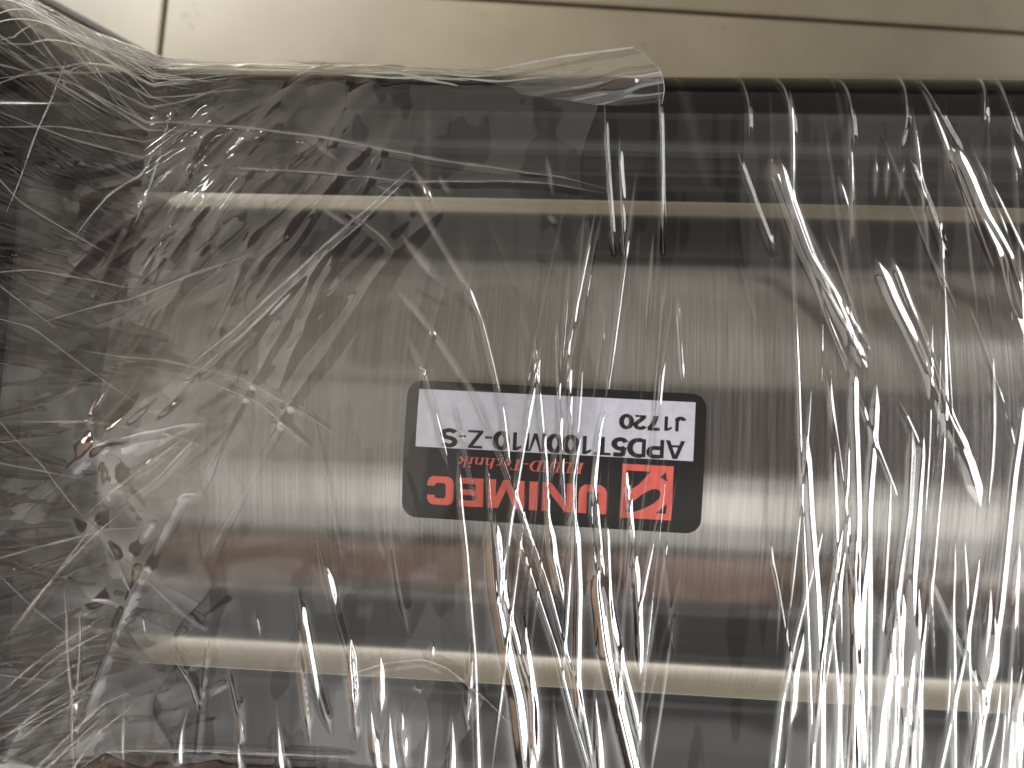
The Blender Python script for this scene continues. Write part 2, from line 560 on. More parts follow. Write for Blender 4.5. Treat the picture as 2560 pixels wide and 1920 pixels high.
B = 0.225                                # stroke of the printer's plain capitals, cap height 1
SANS = {
    'A': (.74, [[(0, 0), (.16, 0), (.43, 1), (.28, 1)], [(.58, 0), (.74, 0), (.46, 1), (.31, 1)], box(.20, .54, .25, .37)]),
    'P': (.70, [box(.06, .21, 0, 1)] + thick([(.21, .925), (.44, .925)] + curve(.44, .69, .185, .235, 90, -90) + [(.21, .455)], B)),
    'D': (.76, [box(.06, .21, 0, 1)] + thick([(.21, .93), (.36, .93)] + curve(.36, .5, .31, .43, 90, -90) + [(.21, .07)], B)),
    '5': (.62, thick([(.54, .925), (.17, .925)], B) + thick([(.19, .98), (.12, .50)], B * .9) + thick([(.10, .52)] + curve(.28, .335, .24, .262, 120, -90) + curve(.28, .335, .22, .262, -90, -160, 5), B)),
    'T': (.70, [box(.265, .425, 0, .90), box(.02, .67, .86, 1)]),
    '1': (.58, [box(.27, .42, 0, 1), [(.08, .70), (.27, .82), (.34, 1), (.27, 1), (.08, .85)]]),
    '0': (.62, thick(curve(.30, .5, .225, .43, 0, 360, 24), B)),
    'M': (.90, [box(.05, .19, 0, 1), box(.69, .83, 0, 1), [(.19, 1), (.37, 0), (.51, 0), (.26, 1)], [(.37, 0), (.51, 0), (.69, 1), (.62, 1)]]),
    '-': (.36, [box(.04, .32, .30, .43)]),
    'Z': (.68, [box(.04, .64, 0, .135), box(.05, .62, .865, 1), [(.04, .12), (.22, .12), (.62, .88), (.43, .88)]]),
    'S': (.70, thick(curve(.34, .71, .23, .215, 25, 250, 14) + [(.36, .49)] + curve(.34, .275, .25, .205, 70, -155, 14), B)),
    'J': (.52, [box(.30, .45, .28, 1)] + thick(curve(.225, .28, .15, .21, 0, -170, 10), B)),
    '7': (.62, thick([(.04, .925), (.58, .925)], B) + thick([(.52, .90), (.36, .62), (.27, .30), (.23, 0)], B)),
    '2': (.62, thick(curve(.30, .70, .20, .225, 165, -30, 12) + [(.30, .36), (.13, .12)], B) + [box(.05, .54, 0, .135)]),
}


def text_part(name, body, u0, u1, v0, hgt, mat, lift):
    tot = sum(SANS[c][0] for c in body)
    k, u, out = (u1 - u0) / tot, u0, []
    for c in body:
        for p in SANS[c][1]:
            out.append([(u + x * k, v0 + y * hgt) for x, y in p])
        u += SANS[c][0] * k
    return print_part(name, out, lift, mat, sticker)


text_part('model_lettering', 'APD5T100M10-Z-S', -26.1, 22.7, -4.45, 3.6, INK, 0.12)
text_part('date_lettering', 'J1720', -26.0, -13.0, -9.15, 2.85, INK, 0.12)

# pleats of the film: (weight or radius, [(x along the barrel, arc distance from its top line), ...]) in mm
STREAKS = [
    ('m', [(-23.2,57.9),(-19.8,53.6),(-15.9,46.6)]),
    ('m', [(-23.6,52.8),(-21.3,50.3),(-17.8,44.6),(-13.3,37.6),(-8.5,30.4),(-5.5,23.7),(-2.9,15.2),(-0.1,5.1),(1.8,-7.0)]),
    ('w', [(-24.0,42.7),(-21.6,39.9),(-16.9,34.4),(-12.1,29.6)]),
    ('m', [(-16.5,55.4),(-13.4,50.4)]),
    ('t', [(5.9,60.5),(7.9,50.5)]),
    ('m', [(7.0,47.3),(8.8,44.5)]),
    ('m', [(-25.1,31.9),(-17.7,24.1),(-12.9,17.9),(-6.5,9.2),(-0.5,-2.8),(3.0,-11.5),(7.3,-22.3)]),
    ('m', [(-20.8,21.0),(-16.9,13.3),(-13.8,4.6),(-10.3,-7.1)]),
    ('t', [(-10.4,8.0),(-8.6,1.9),(-6.9,-4.8),(-4.6,-14.7)]),
    ('m', [(5.3,21.4),(7.1,8.2),(8.8,-4.2),(10.1,-22.2),(11.2,-23.9),(13.6,-33.2)]),
    ('t', [(-3.0,-3.1),(-2.0,-13.5),(0.2,-22.6),(0.6,-24.4),(0.9,-34.2)]),
    ('m', [(-8.8,-3.1),(-7.9,-13.8),(-6.5,-23.0),(-5.6,-31.3),(-4.1,-44.2),(-2.8,-63.0)]),
    ('t', [(9.7,25.3),(10.9,9.8),(13.1,-16.4)]),
    ('t', [(12.1,23.1),(13.1,9.9),(15.5,-21.9)]),
    ('m', [(20.7,9.8),(19.2,2.2),(18.6,-9.1),(20.4,-21.7),(19.7,-28.3),(21.7,-41.1),(24.7,-52.3),(26.9,-60.2)]),
    ('t', [(19.0,-2.0),(18.0,-12.7),(19.0,-21.8)]),
    ('m', [(24.3,-3.6),(26.2,-15.8),(27.1,-21.4)]),
    ('m', [(33.9,30.5),(34.9,17.9),(35.6,11.1)]),
    ('t', [(1.8,-7.7),(4.5,-14.7),(7.3,-22.3)]),
    ('W', [(-2.0,-14.8),(-0.3,-31.0),(2.4,-43.8),(4.6,-51.8),(6.7,-65.4)]),
    ('w', [(5.3,-33.9),(6.2,-42.0),(8.3,-53.2),(8.0,-65.3)]),
    ('m', [(1.7,-14.6),(6.7,-27.4),(12.1,-41.7),(15.8,-54.4),(19.3,-64.6)]),
    ('m', [(4.3,-14.5),(10.0,-28.8),(12.9,-38.4),(17.3,-51.1),(20.3,-64.5)]),
    ('w', [(9.7,-14.3),(11.2,-23.9),(13.6,-33.2)]),
    ('w', [(15.0,-14.0),(16.2,-30.1),(16.4,-46.3),(17.5,-57.5)]),
    ('W', [(18.8,-20.3),(19.7,-28.3),(21.7,-41.1),(24.7,-52.3),(26.9,-60.2)]),
    ('m', [(21.1,-13.8),(22.9,-36.2),(26.0,-53.8)]),
    ('w', [(26.8,-19.9),(28.3,-36.0),(29.0,-46.8)]),
    ('w', [(19.9,-47.7),(20.8,-55.7),(21.6,-64.4)]),
    ('m', [(11.9,-49.5),(13.0,-59.4),(13.7,-65.0)]),
    ('w', [(-8.5,-52.6),(-8.0,-60.8),(-8.0,-66.4)]),
    ('w', [(-25.4,-51.0),(-24.5,-60.1),(-23.1,-67.0)]),
    ('w', [(-23.4,-43.0),(-22.7,-57.4)]),
    ('W', [(-21.0,-53.7),(-20.9,-63.2),(-20.4,-67.2)]),
    ('w', [(-29.5,-40.7),(-28.9,-48.9),(-27.9,-57.7)]),
    ('m', [(-12.7,-41.1),(-12.7,-45.0)]),
    ('m', [(-14.1,-52.0),(-13.0,-56.2),(-13.6,-66.8)]),
    ('m', [(-16.1,-50.3),(-14.8,-51.7)]),
    ('w', [(-35.1,-26.5),(-32.6,-35.6)]),
    ('w', [(-40.8,-31.7),(-38.3,-42.8),(-35.5,-55.9)]),
    ('w', [(-29.6,-40.7),(-28.0,-57.7)]),
    ('m', [(-49.7,-36.5),(-48.1,-42.4)]),
    ('w', [(-44.3,-55.4),(-43.7,-63.0),(-43.2,-68.4)]),
    ('w', [(-52.3,-59.6),(-52.1,-64.5)]),
    ('m', [(-73.7,-38.1),(-72.3,-43.9)]),
    ('t', [(-79.9,-49.5),(-76.6,-54.7),(-76.6,-60.0)]),
    ('w', [(-62.7,-57.2),(-64.2,-62.6),(-64.6,-70.4)]),
    ('w', [(-68.6,-65.6),(-70.9,-70.5)]),
    ('w', [(-45.6,-66.8),(-47.0,-69.1)]),
    ('m', [(-44.2,63.4),(-41.0,59.8),(-37.3,57.6)]),
    ('m', [(-42.5,48.4),(-37.7,45.6),(-33.3,42.5)]),
    ('W', [(51.6,60.9),(55.3,50.4),(59.2,39.4),(65.3,27.7),(69.7,18.9),(71.8,14.3)]),
    ('m', [(54.6,56.7),(56.9,50.4),(60.8,39.4),(66.5,27.0),(70.6,18.2)]),
    ('t', [(55.9,75.8),(56.5,62.7),(56.6,39.3),(57.7,15.8),(58.2,2.9),(59.2,-12.0),(60.9,-34.2),(62.8,-61.7)]),
    ('t', [(67.9,70.4),(68.5,52.4),(68.2,39.6)]),
    ('m', [(65.3,56.9),(67.9,47.5)]),
    ('W', [(87.3,63.9),(90.6,56.3),(92.7,49.4),(96.5,40.3),(97.9,31.9),(101.0,23.1)]),
    ('m', [(100.0,64.1),(101.7,56.5)]),
    ('t', [(73.1,61.2),(72.7,50.8)]),
    ('t', [(75.4,61.6),(74.9,50.8)]),
    ('t', [(78.9,61.0),(77.5,50.9)]),
    ('W', [(72.6,39.7),(76.0,30.3),(79.1,23.8),(82.7,15.4),(85.6,7.1),(89.6,-0.6),(92.7,-10.2)]),
    ('m', [(75.8,12.2),(78.9,5.9),(82.0,-0.9)]),
    ('m', [(59.5,39.3),(63.4,26.9),(67.8,15.5),(71.8,4.0),(76.0,-5.9),(78.1,-11.2)]),
    ('w', [(68.4,19.5),(68.4,6.5),(69.5,-11.6),(69.7,-27.4),(70.2,-43.2),(70.5,-61.2)]),
    ('W', [(69.1,-14.8),(69.2,-27.4),(69.8,-43.2),(70.2,-61.3)]),
    ('w', [(72.9,15.0),(72.4,6.6),(71.6,-11.5),(72.3,-30.4),(73.1,-61.1)]),
    ('w', [(59.1,4.8),(60.5,-12.0),(62.3,-27.8),(63.8,-46.7),(64.3,-61.6)]),
    ('m', [(67.5,4.8),(67.3,-11.7)]),
    ('w', [(79.5,6.9),(79.3,-11.2),(77.9,-23.8),(77.1,-36.5),(75.4,-50.8),(75.1,-60.9)]),
    ('W', [(77.6,-25.4),(76.6,-39.7),(75.2,-50.8),(74.8,-61.0)]),
    ('w', [(81.6,5.4),(80.8,-11.1),(80.3,-23.7),(81.0,-36.3),(79.1,-60.7)]),
    ('w', [(100.7,12.4),(98.7,-1.8),(98.1,-10.3),(96.9,-29.1),(95.0,-44.9),(92.8,-59.8)]),
    ('t', [(83.7,39.9),(86.4,33.3),(88.8,27.4)]),
    ('t', [(90.4,30.1),(92.7,22.9),(97.5,7.5)]),
    ('m', [(63.9,-11.9),(61.2,-24.7),(58.5,-37.5),(56.5,-49.7),(55.6,-62.2)]),
    ('m', [(67.3,-11.7),(65.1,-27.6),(63.9,-40.4),(62.5,-61.8)]),
    ('w', [(60.3,-34.2),(58.7,-42.3),(58.2,-54.4)]),
    ('w', [(67.9,-37.6),(67.3,-49.7),(67.1,-61.5)]),
    ('m', [(83.4,-25.5),(82.4,-40.9),(81.2,-60.5)]),
    ('m', [(92.9,-16.8),(90.8,-35.7),(88.8,-48.4),(86.7,-60.2)]),
    ('w', [(95.2,-23.0),(94.3,-41.8),(93.1,-59.8)]),
    ('w', [(95.7,-29.2),(96.2,-43.9)]),
    ('m', [(100.1,-16.5),(99.0,-28.4)]),
    ('W', [(101.8,-38.2),(99.7,-49.3),(99.4,-59.4)]),
    ('m', [(97.8,-38.5),(96.7,-51.0),(94.9,-59.6)]),
]
FOLDS = [
    (0.3, [(-87.4,65.4),(-66.5,64.9),(-44.9,63.0),(-33.7,61.3),(-23.0,59.3),(-5.6,56.7),(8.2,55.1),(19.0,52.5)]),
    (0.22, [(-36.6,54.3),(-21.2,53.2),(-4.0,53.8),(8.2,53.4),(18.4,51.4)]),
    (0.22, [(-61.9,55.0),(-47.7,54.9),(-33.1,54.0)]),
    (0.25, [(-114.1,63.1),(-99.1,62.4),(-86.3,62.4)]),
    (0.25, [(-115.1,69.6),(-103.5,67.5),(-90.1,63.5)]),
    (0.22, [(-116.3,74.8),(-96.8,71.8),(-78.5,73.2),(-61.2,77.4)]),
    (0.2, [(-115.4,71.6),(-93.0,71.9),(-75.0,73.9),(-59.0,77.4)]),
    (0.25, [(-96.2,68.3),(-93.4,71.9),(-90.1,77.5),(-86.7,81.7)]),
    (0.25, [(-117.7,78.5),(-105.3,84.8),(-87.6,83.9)]),
    (0.2, [(-110.5,74.4),(-98.5,78.1),(-86.7,81.7)]),
    (0.2, [(-106.5,73.5),(-96.6,78.9),(-87.1,82.6)]),
    (0.2, [(-86.7,81.7),(-79.2,75.9),(-75.0,73.9)]),
    (0.2, [(-96.8,67.2),(-81.7,70.4),(-67.3,71.8),(-58.1,72.8)]),
    (0.2, [(-97.4,66.4),(-85.0,67.3),(-70.8,70.6),(-60.5,74.1)]),
    (0.18, [(-112.4,51.5),(-94.3,53.3),(-80.1,56.9),(-66.1,61.2)]),
    (0.2, [(-91.2,35.7),(-86.0,46.1),(-79.7,53.2),(-76.9,60.7)]),
    (0.2, [(-79.8,42.2),(-78.2,49.5),(-76.5,56.9),(-75.0,69.0)]),
    (0.18, [(-105.7,35.3),(-101.3,50.9),(-96.8,67.2)]),
    (0.3, [(-88.4,13.7),(-71.4,13.2),(-53.8,10.0),(-39.6,3.1),(-32.6,-1.2)]),
    (0.2, [(-74.8,11.7),(-62.3,9.4),(-49.9,5.4),(-37.6,-4.1)]),
    (0.25, [(-99.9,-0.4),(-84.1,0.2),(-70.1,-1.3),(-58.7,-4.2)]),
    (0.22, [(-69.4,7.4),(-54.9,21.4),(-42.4,35.1),(-29.2,48.7),(-22.1,56.1)]),
    (0.2, [(-67.2,6.5),(-52.8,20.7),(-40.3,34.8),(-28.1,48.0),(-21.0,55.7)]),
    (0.18, [(-105.4,1.1),(-94.4,-8.0),(-85.2,-18.5)]),
    (0.2, [(-96.7,17.6),(-83.3,24.0),(-63.1,32.8),(-53.0,36.6)]),
    (0.2, [(-85.2,-18.5),(-73.3,-8.8),(-63.2,-1.1)]),
    (0.2, [(-80.0,-18.2),(-69.8,-10.7),(-61.5,-1.0)]),
    (0.25, [(-35.9,46.7),(-27.2,41.2),(-23.8,37.3)]),
    (0.2, [(-29.4,52.3),(-23.3,49.5),(-20.7,46.3)]),
    (0.3, [(-103.3,-56.6),(-92.4,-64.4),(-86.6,-72.3)]),
    (0.22, [(-103.2,-58.3),(-93.0,-65.8),(-88.7,-72.5)]),
    (0.2, [(-103.5,-71.9),(-92.3,-65.4),(-80.6,-60.3)]),
    (0.2, [(-103.2,-69.7),(-86.5,-60.6),(-75.2,-54.9)]),
    (0.2, [(-99.3,-38.1),(-90.1,-28.2),(-82.0,-19.4)]),
    (0.2, [(-100.7,-38.8),(-90.8,-28.9),(-77.5,-18.2)]),
    (0.2, [(-103.5,-48.8),(-93.1,-43.8),(-79.9,-39.1)]),
    (0.18, [(-98.9,-49.2),(-89.6,-44.3),(-75.7,-41.5)]),
    (0.18, [(-103.3,-56.9),(-93.5,-53.6),(-81.6,-50.6)]),
    (0.18, [(-97.9,-57.3),(-90.9,-55.5),(-83.6,-54.4)]),
    (0.2, [(-85.5,-18.5),(-79.7,-25.0),(-73.7,-36.7)]),
    (0.2, [(-76.1,-27.8),(-70.8,-32.2),(-64.4,-37.6),(-59.1,-41.3)]),
    (0.2, [(-65.8,-46.4),(-61.4,-52.4),(-59.5,-58.0)]),
    (0.25, [(-88.6,-32.1),(-86.5,-52.2),(-85.3,-67.3)]),
    (0.2, [(-85.2,-37.3),(-85.0,-53.8)]),
    (0.2, [(-85.3,-67.7),(-71.3,-66.1),(-57.6,-65.5),(-26.7,-65.2)]),
    (0.16, [(-30.5,-49.0),(-22.3,-45.9),(-14.4,-44.5),(-9.3,-46.1),(-2.3,-51.3),(5.5,-58.3)]),
    (0.16, [(82.4,-22.0),(87.3,-32.2),(91.9,-41.9),(95.8,-49.5)]),
    (0.3, [(17.7,71.3),(18.3,62.2),(19.4,51.4),(20.9,38.4)]),
    (0.2, [(21.0,64.0),(21.8,51.5),(22.9,38.5)]),
    (0.18, [(28.4,80.9),(29.5,65.9),(30.1,51.7),(30.8,38.7)]),
    (0.15, [(45.1,81.4),(47.5,72.1),(47.6,64.0)]),
    (0.22, [(52.0,82.4),(54.6,75.8),(56.5,67.7),(56.5,62.7)]),
    (0.2, [(65.5,82.2),(67.5,75.0),(68.6,67.2),(68.6,61.9)]),
    (0.22, [(78.3,84.2),(79.1,76.1),(79.3,68.1),(77.6,61.7)]),
    (0.18, [(80.9,82.0),(84.3,73.4),(88.0,65.7),(90.4,61.2)]),
    (0.18, [(94.8,81.8),(94.8,74.4),(94.4,68.3)]),
    (0.25, [(97.3,82.8),(98.7,74.5),(100.5,67.6),(101.9,63.5)]),
    (0.15, [(45.0,61.5),(49.1,49.9),(53.1,39.2)]),
    (0.15, [(79.5,60.6),(82.6,52.7),(86.8,40.0)]),
]

# ---------------------------------------------------------------- the stretch film
FO = 0.35
R1 = R + FO


def side(g):
    """rod centre, film radius, tilt of the free span, its length, and where it starts / lands"""
    y, z, r = RODS[g]
    r += FO
    d = math.hypot(y, z)
    phi = math.pi / 2 - (math.atan2(z, y) + math.acos((R1 - r) / d))
    span = math.sqrt(d * d - (R1 - r) ** 2)
    return y, z, r, phi, R1 * phi, R1 * phi + span


SIDE = {1: side(1), -1: side(-1)}
SMAX = 97.0


def hull(s):
    """arc position s (mm, 0 on top of the barrel) -> y, z, ny, nz of the tight film profile"""
    s = np.asarray(s, float)
    up = s >= 0
    yr, zr, r1, phi, sa_, sb_ = (np.where(up, SIDE[1][k], SIDE[-1][k]) for k in range(6))
    g = np.where(up, 1.0, -1.0)
    q = np.abs(s)
    f1 = q / R1
    f3 = phi + (q - sb_) / r1
    on1, on2 = q < sa_, (q >= sa_) & (q < sb_)
    y = np.where(on1, R1 * np.sin(f1), np.where(on2, R1 * np.sin(phi) + (q - sa_) * np.cos(phi), yr + r1 * np.sin(f3)))
    z = np.where(on1, R1 * np.cos(f1), np.where(on2, R1 * np.cos(phi) - (q - sa_) * np.sin(phi), zr + r1 * np.cos(f3)))
    f = np.where(on1, f1, np.where(on2, phi, f3))
    return g * y, z, g * np.sin(f), np.cos(f)


QX, QW, QZ = -123.0, 99.0, 61.8    # the end cap the film is pulled over


def cap_prof(s):
    q = np.abs(s)
    g = np.where(s < 0, -1.0, 1.0)
    L1, rc = QW - 9.0, 9.0
    l = np.where(q < 66, q / 66 * L1, L1 + (q - 66) / (SMAX - 66) * 95)
    a = np.clip((l - L1) / rc, 0, math.pi / 2)
    dn = np.maximum(l - L1 - rc * math.pi / 2, 0)
    y = np.where(l < L1, l, L1 + rc * np.sin(a))
    z = QZ - rc + rc * np.cos(a) - dn
    ny, nz = np.sin(a), np.cos(a)
    return g * y, z, g * ny, nz


LOFT0 = -80.0


def film_surface(X, S, H):
    """X, S, H arrays -> positions (mm); left of LOFT0 the tight wrap opens out to the end cap"""
    y, z, ny, nz = hull(S)
    t = np.clip((LOFT0 - X) / (LOFT0 - QX), 0, 1)
    yq, zq, my, mz = cap_prof(S)
    y, z = y * (1 - t) + yq * t, z * (1 - t) + zq * t
    ny, nz = ny * (1 - t) + my * t, nz * (1 - t) + mz * t
    return np.stack([X, y + ny * H, z + nz * H], -1)


def resample(pts, step):
    p = np.array(pts, float)
    d = np.r_[0, np.cumsum(np.hypot(*np.diff(p, axis=0).T))]
    n = max(2, int(d[-1] / step) + 1)
    t = np.linspace(0, d[-1], n)
    out = np.stack([np.interp(t, d, p[:, 0]), np.interp(t, d, p[:, 1])], 1)
    if n > 6:                       # round the corners off
        for _ in range(3):
            out[1:-1] = 0.25 * out[:-2] + 0.5 * out[1:-1] + 0.25 * out[2:]
    return out


class Sheet:
    def __init__(self, x0, x1, dx, s0, s1, ds):
        self.x = np.arange(x0, x1 + dx / 2, dx)
        self.s = np.arange(s0, s1 + ds / 2, ds)
        self.X, self.S = np.meshgrid(self.x, self.s, indexing='ij')
        self.H = np.zeros_like(self.X)
        self.T = np.zeros_like(self.X)     # how many extra thicknesses lie folded here
        self.dx, self.ds = dx, ds

    def steep(self, pts, g, w, shape='g', grow=(0.25, 0.25)):
        """pleat along a line that runs mostly round the tube (x as a function of s); g = its flank's lean, 1 where it mirrors the window"""
        p = np.array(sorted(pts, key=lambda q: q[1]), float)
        lo, hi = p[0, 1], p[-1, 1]
        if hi - lo < 0.3:
            return
        k = np.where((self.s >= lo) & (self.s <= hi))[0]
        if len(k) < 2:
            return
        ss = self.s[k]
        ps = resample(p, 1.0)
        o = np.argsort(ps[:, 1])
        c = np.interp(ss, ps[o, 1], ps[o, 0])
        m = needed_slope(c, ss, np.gradient(c, ss))
        u = (ss - lo) / (hi - lo)
        taper = np.clip(u / grow[0], 0, 1) * np.clip((1 - u) / grow[1], 0, 1)
        taper = taper * taper * (3 - 2 * taper)
        wv = w * (0.10 + 0.90 * taper)
        i0 = int(max(0, (c.min() - 4 * w - self.x[0]) / self.dx))
        i1 = int(min(len(self.x), (c.max() + 4 * w - self.x[0]) / self.dx + 2))
        if i1 <= i0:
            return
        d = (self.x[i0:i1, None] - c[None, :]) / wv[None, :]
        amp = g * m * wv
        if shape == 'g':
            h = np.exp(-0.5 * d * d) / 0.6065
        else:                       # tent: an almost straight flank on either side of a rounded crest
            a = np.sqrt(d * d + 0.05)
            h = np.log1p(np.exp(np.clip((1.25 - a) * 9, -30, 30))) / 9
        self.H[i0:i1, k[0]:k[-1] + 1] += amp[None, :] * h
        self.T[i0:i1, k[0]:k[-1] + 1] += min(1.0, g) ** 2 * (taper ** 0.5)[None, :] * np.exp(-0.5 * (d / 1.1) ** 2)

    def line(self, pts, amp, w, grow=0.15):
        """ridge along any line, by distance"""
        p = resample(pts, 0.8)
        n = len(p)
        x0, x1 = p[:, 0].min() - 3.5 * w, p[:, 0].max() + 3.5 * w
        s0, s1 = p[:, 1].min() - 3.5 * w, p[:, 1].max() + 3.5 * w
        i = slice(max(0, int((x0 - self.x[0]) / self.dx)), max(0, int((x1 - self.x[0]) / self.dx) + 2))
        j = slice(max(0, int((s0 - self.s[0]) / self.ds)), max(0, int((s1 - self.s[0]) / self.ds) + 2))
        X, S = self.X[i, j], self.S[i, j]
        if not X.size:
            return
        best = np.full(X.shape, 1e9)
        tap = np.zeros(X.shape)
        for k in range(n - 1):
            a, b = p[k], p[k + 1]
            ab = b - a
            t = np.clip(((X - a[0]) * ab[0] + (S - a[1]) * ab[1]) / max(1e-9, ab @ ab), 0, 1)
            d = np.hypot(X - a[0] - t * ab[0], S - a[1] - t * ab[1])
            m = d < best
            best[m] = d[m]
            tap[m] = ((k + t) / (n - 1))[m]
        e = np.clip(np.minimum(tap, 1 - tap) / grow, 0, 1)
        self.H[i, j] += amp * e * np.exp(-0.5 * (best / w) ** 2)
        self.T[i, j] += 0.12 * e * np.exp(-0.5 * (best / w) ** 2)

    def waves(self, n, lx, ls, amp):
        """low random undulation from sums of sine products"""
        for _ in range(n):
            kx, ks = rng.normal(0, 1 / lx), rng.normal(0, 1 / ls)
            self.H += amp / math.sqrt(n) * np.sin(kx * self.X + ks * self.S + rng.uniform(0, 6.28))

    def build(self, name, mat, parent, lift, x_lo=None, x_hi=None):
        """x_lo / x_hi: the sheet's own wavering edges, as functions of s; columns past an edge fold flat on to it"""
        lo = self.x[0] if x_lo is None else x_lo(self.s)
        hi = self.x[-1] if x_hi is None else x_hi(self.s)
        lo = np.broadcast_to(lo, self.s.shape)[None, :]
        hi = np.broadcast_to(hi, self.s.shape)[None, :]
        xc = np.clip(self.X, lo, hi)
        k = np.clip(np.rint((xc - self.x[0]) / self.dx).astype(int), 0, len(self.x) - 1)
        h = np.take_along_axis(self.H, k, 0)
        return grid_mesh(name, film_surface(xc, self.S, h + lift), mat, parent, self.T)


def needed_slope(x, s, dc):
    """how steeply a pleat's flank must lean for the tall window to show in it from above the label; dc = dx/ds of the pleat"""
    y, z, ny, nz = hull(s)
    v = np.stack([CAM[0] - x, CAM[1] - y, CAM[2] - z], -1)
    v /= np.linalg.norm(v, axis=-1)[..., None]
    lx, lz = STRIP[0] * 1000 - x, STRIP[2] * 1000 - AXIS_Z - z
    lo, hi = np.zeros_like(y), np.full_like(y, 1.3)
    for _ in range(22):
        m = (lo + hi) / 2
        n = np.stack([m, ny - m * dc * nz, nz + m * dc * ny], -1)
        n /= np.linalg.norm(n, axis=-1)[..., None]
        r = 2 * (n * v).sum(-1)[..., None] * n - v
        more = r[..., 0] * lz < r[..., 2] * lx
        lo, hi = np.where(more, m, lo), np.where(more, hi, m)
    return np.clip(lo, 0.06, 0.8)


film = empty('stretch_film', 'clear crinkled stretch film wound round the steel cylinder and its rods', 'plastic film')

WID = {'t': 0.32, 'm': 0.45, 'w': 0.80, 'W': 1.3}
main = Sheet(-104.0, 114.0, 0.16, -SMAX, SMAX, 0.45)
main.waves(14, 5.0, 16.0, 0.05)
over = Sheet(-100.0, 19.5, 0.22, -SMAX, SMAX, 0.6)
over.waves(16, 9.0, 12.0, 0.12)
right = Sheet(46.0, 114.0, 0.15, -SMAX, SMAX, 0.45)
right.waves(12, 6.0, 18.0, 0.06)

for k, (c, pts) in enumerate(STREAKS):
    mx, ms = np.mean([p[0] for p in pts]), np.mean([p[1] for p in pts])
    w = WID[c]
    tgt = right if (mx > 56 and min(p[0] for p in pts) > 48 and k % 3 != 0) else main
    ln = abs(pts[0][1] - pts[-1][1])
    gr = (min(0.4, 5 / max(ln, 1)), min(0.4, 5 / max(ln, 1)))
    low = min(pts, key=lambda p: p[1])
    if low[1] < -58:                # these run on over the lower rod
        up = sorted(pts, key=lambda p: p[1])[1]
        m_ = (low[0] - up[0]) / min(-1.0, low[1] - up[1])
        pts = pts + [(low[0] + m_ * (-92 - low[1]), -92.0)]
    tgt.steep(pts, 1.05, w, 't', gr)
    for d_ in {'W': (2.0,)}.get(c, ()):            # the heavy pleats lie in bundles
        q_ = [(x + d_ * w * (0.8 + 0.4 * math.sin(s * 0.09 + k)), s) for x, s in pts]
        lo_, hi_ = min(p[1] for p in q_), max(p[1] for p in q_)
        q_ = [p for p in q_ if lo_ + 0.06 * (hi_ - lo_) < p[1]] if len(q_) > 3 else q_
        tgt.steep(q_, 1.0, w * 0.55, 't', gr)


def fill(sheet, n, xr, sr, ln, wr, steepness, slant):
    """many more fine tension pleats"""
    for _ in range(n):
        x, s = rng.uniform(*xr), rng.uniform(*sr)
        L = rng.uniform(*ln)
        sl_ = rng.normal(*slant)
        w = rng.uniform(*wr)
        b = rng.normal(0, 0.6)
        pts = [(x + sl_ * q * L + b * (q * q - 0.25), s - q * L) for q in np.linspace(-0.5, 0.5, 5)]
        pts = [(a, max(-SMAX, min(SMAX, c))) for a, c in pts]
        g = rng.uniform(*steepness)
        sheet.steep(pts, g, w, 'g' if rng.random() < 0.5 else 't', (0.3, 0.3))


fill(main, 40, (2, 34), (-60, 40), (20, 70), (0.16, 0.36), (0.25, 1.1), (-0.06, 0.07))
fill(main, 34, (52, 110), (-85, 70), (30, 90), (0.16, 0.40), (0.25, 1.1), (0.02, 0.05))
fill(right, 26, (52, 112), (-85, 60), (30, 80), (0.16, 0.40), (0.25, 1.1), (0.06, 0.06))
fill(right, 20, (54, 112), (-85, -25), (30, 60), (0.22, 0.5), (0.8, 1.1), (0.06, 0.06))
fill(right, 7, (56, 108), (10, 60), (20, 50), (0.2, 0.4), (0.6, 1.1), (0.38, 0.05))
fill(over, 24, (-60, 14), (-85, -45), (6, 22), (0.3, 0.6), (0.3, 1.05), (0.05, 0.12))
fill(main, 30, (-70, 50), (-80, 70), (10, 40), (0.3, 0.8), (0.1, 0.6), (0.10, 0.15))

for r_, pts in FOLDS:
    (over if np.mean([p[0] for p in pts]) < 10 else main).line([p for p in pts], 0.35, 0.5)
# slack film dragged from the rods down towards the end cap, and the broad diagonal tuck across the barrel
for k in range(46):
    s0 = rng.uniform(40, 84)
    x0 = rng.uniform(-72, -18)
    drop = rng.uniform(25, 80)
    run = rng.uniform(20, 50)
    over.line([(x0, s0), (x0 - run * 0.45, s0 - drop * 0.5 + rng.normal(0, 2)), (x0 - run, s0 - drop)], rng.uniform(0.10, 0.28), rng.uniform(0.5, 1.2))
for k in range(30):
    s0 = rng.uniform(-84, -30)
    x0 = rng.uniform(-78, -45)
    L = rng.uniform(10, 34)
    over.line([(x0, s0), (x0 - L, s0 - L * rng.uniform(0.2, 0.8))], rng.uniform(0.06, 0.2), rng.uniform(0.5, 1.2))
for off, a, w in ((0, 0.7, 1.5), (4.5, 0.6, 1.4), (-5, 0.5, 1.6), (9, 0.35, 1.2)):
    over.line([(-21 + off, 52), (-38 + off, 32), (-56 + off, 14), (-76 + off, -4)], a, w)

for sh in (main, right):            # pulled tight on the upper rod, the film lies wetted against it
    sh.T -= 0.16 * (sh.S > SIDE[1][5])
main.build('wrap_layer', FILM, film, 0.0)
over.build('overlapping_layer', FILM2, film, 0.75, None, lambda s: 16 + 1.6 * np.sin(s * 0.07 + 1) + 1.2 * np.sin(s * 0.19) - 30 * np.clip((-s - 10) / 60, 0, 1) ** 1.5)
right.build('helical_layer', FILM, film, 0.75, lambda s: 52 - 0.10 * s + 1.5 * np.sin(s * 0.11))

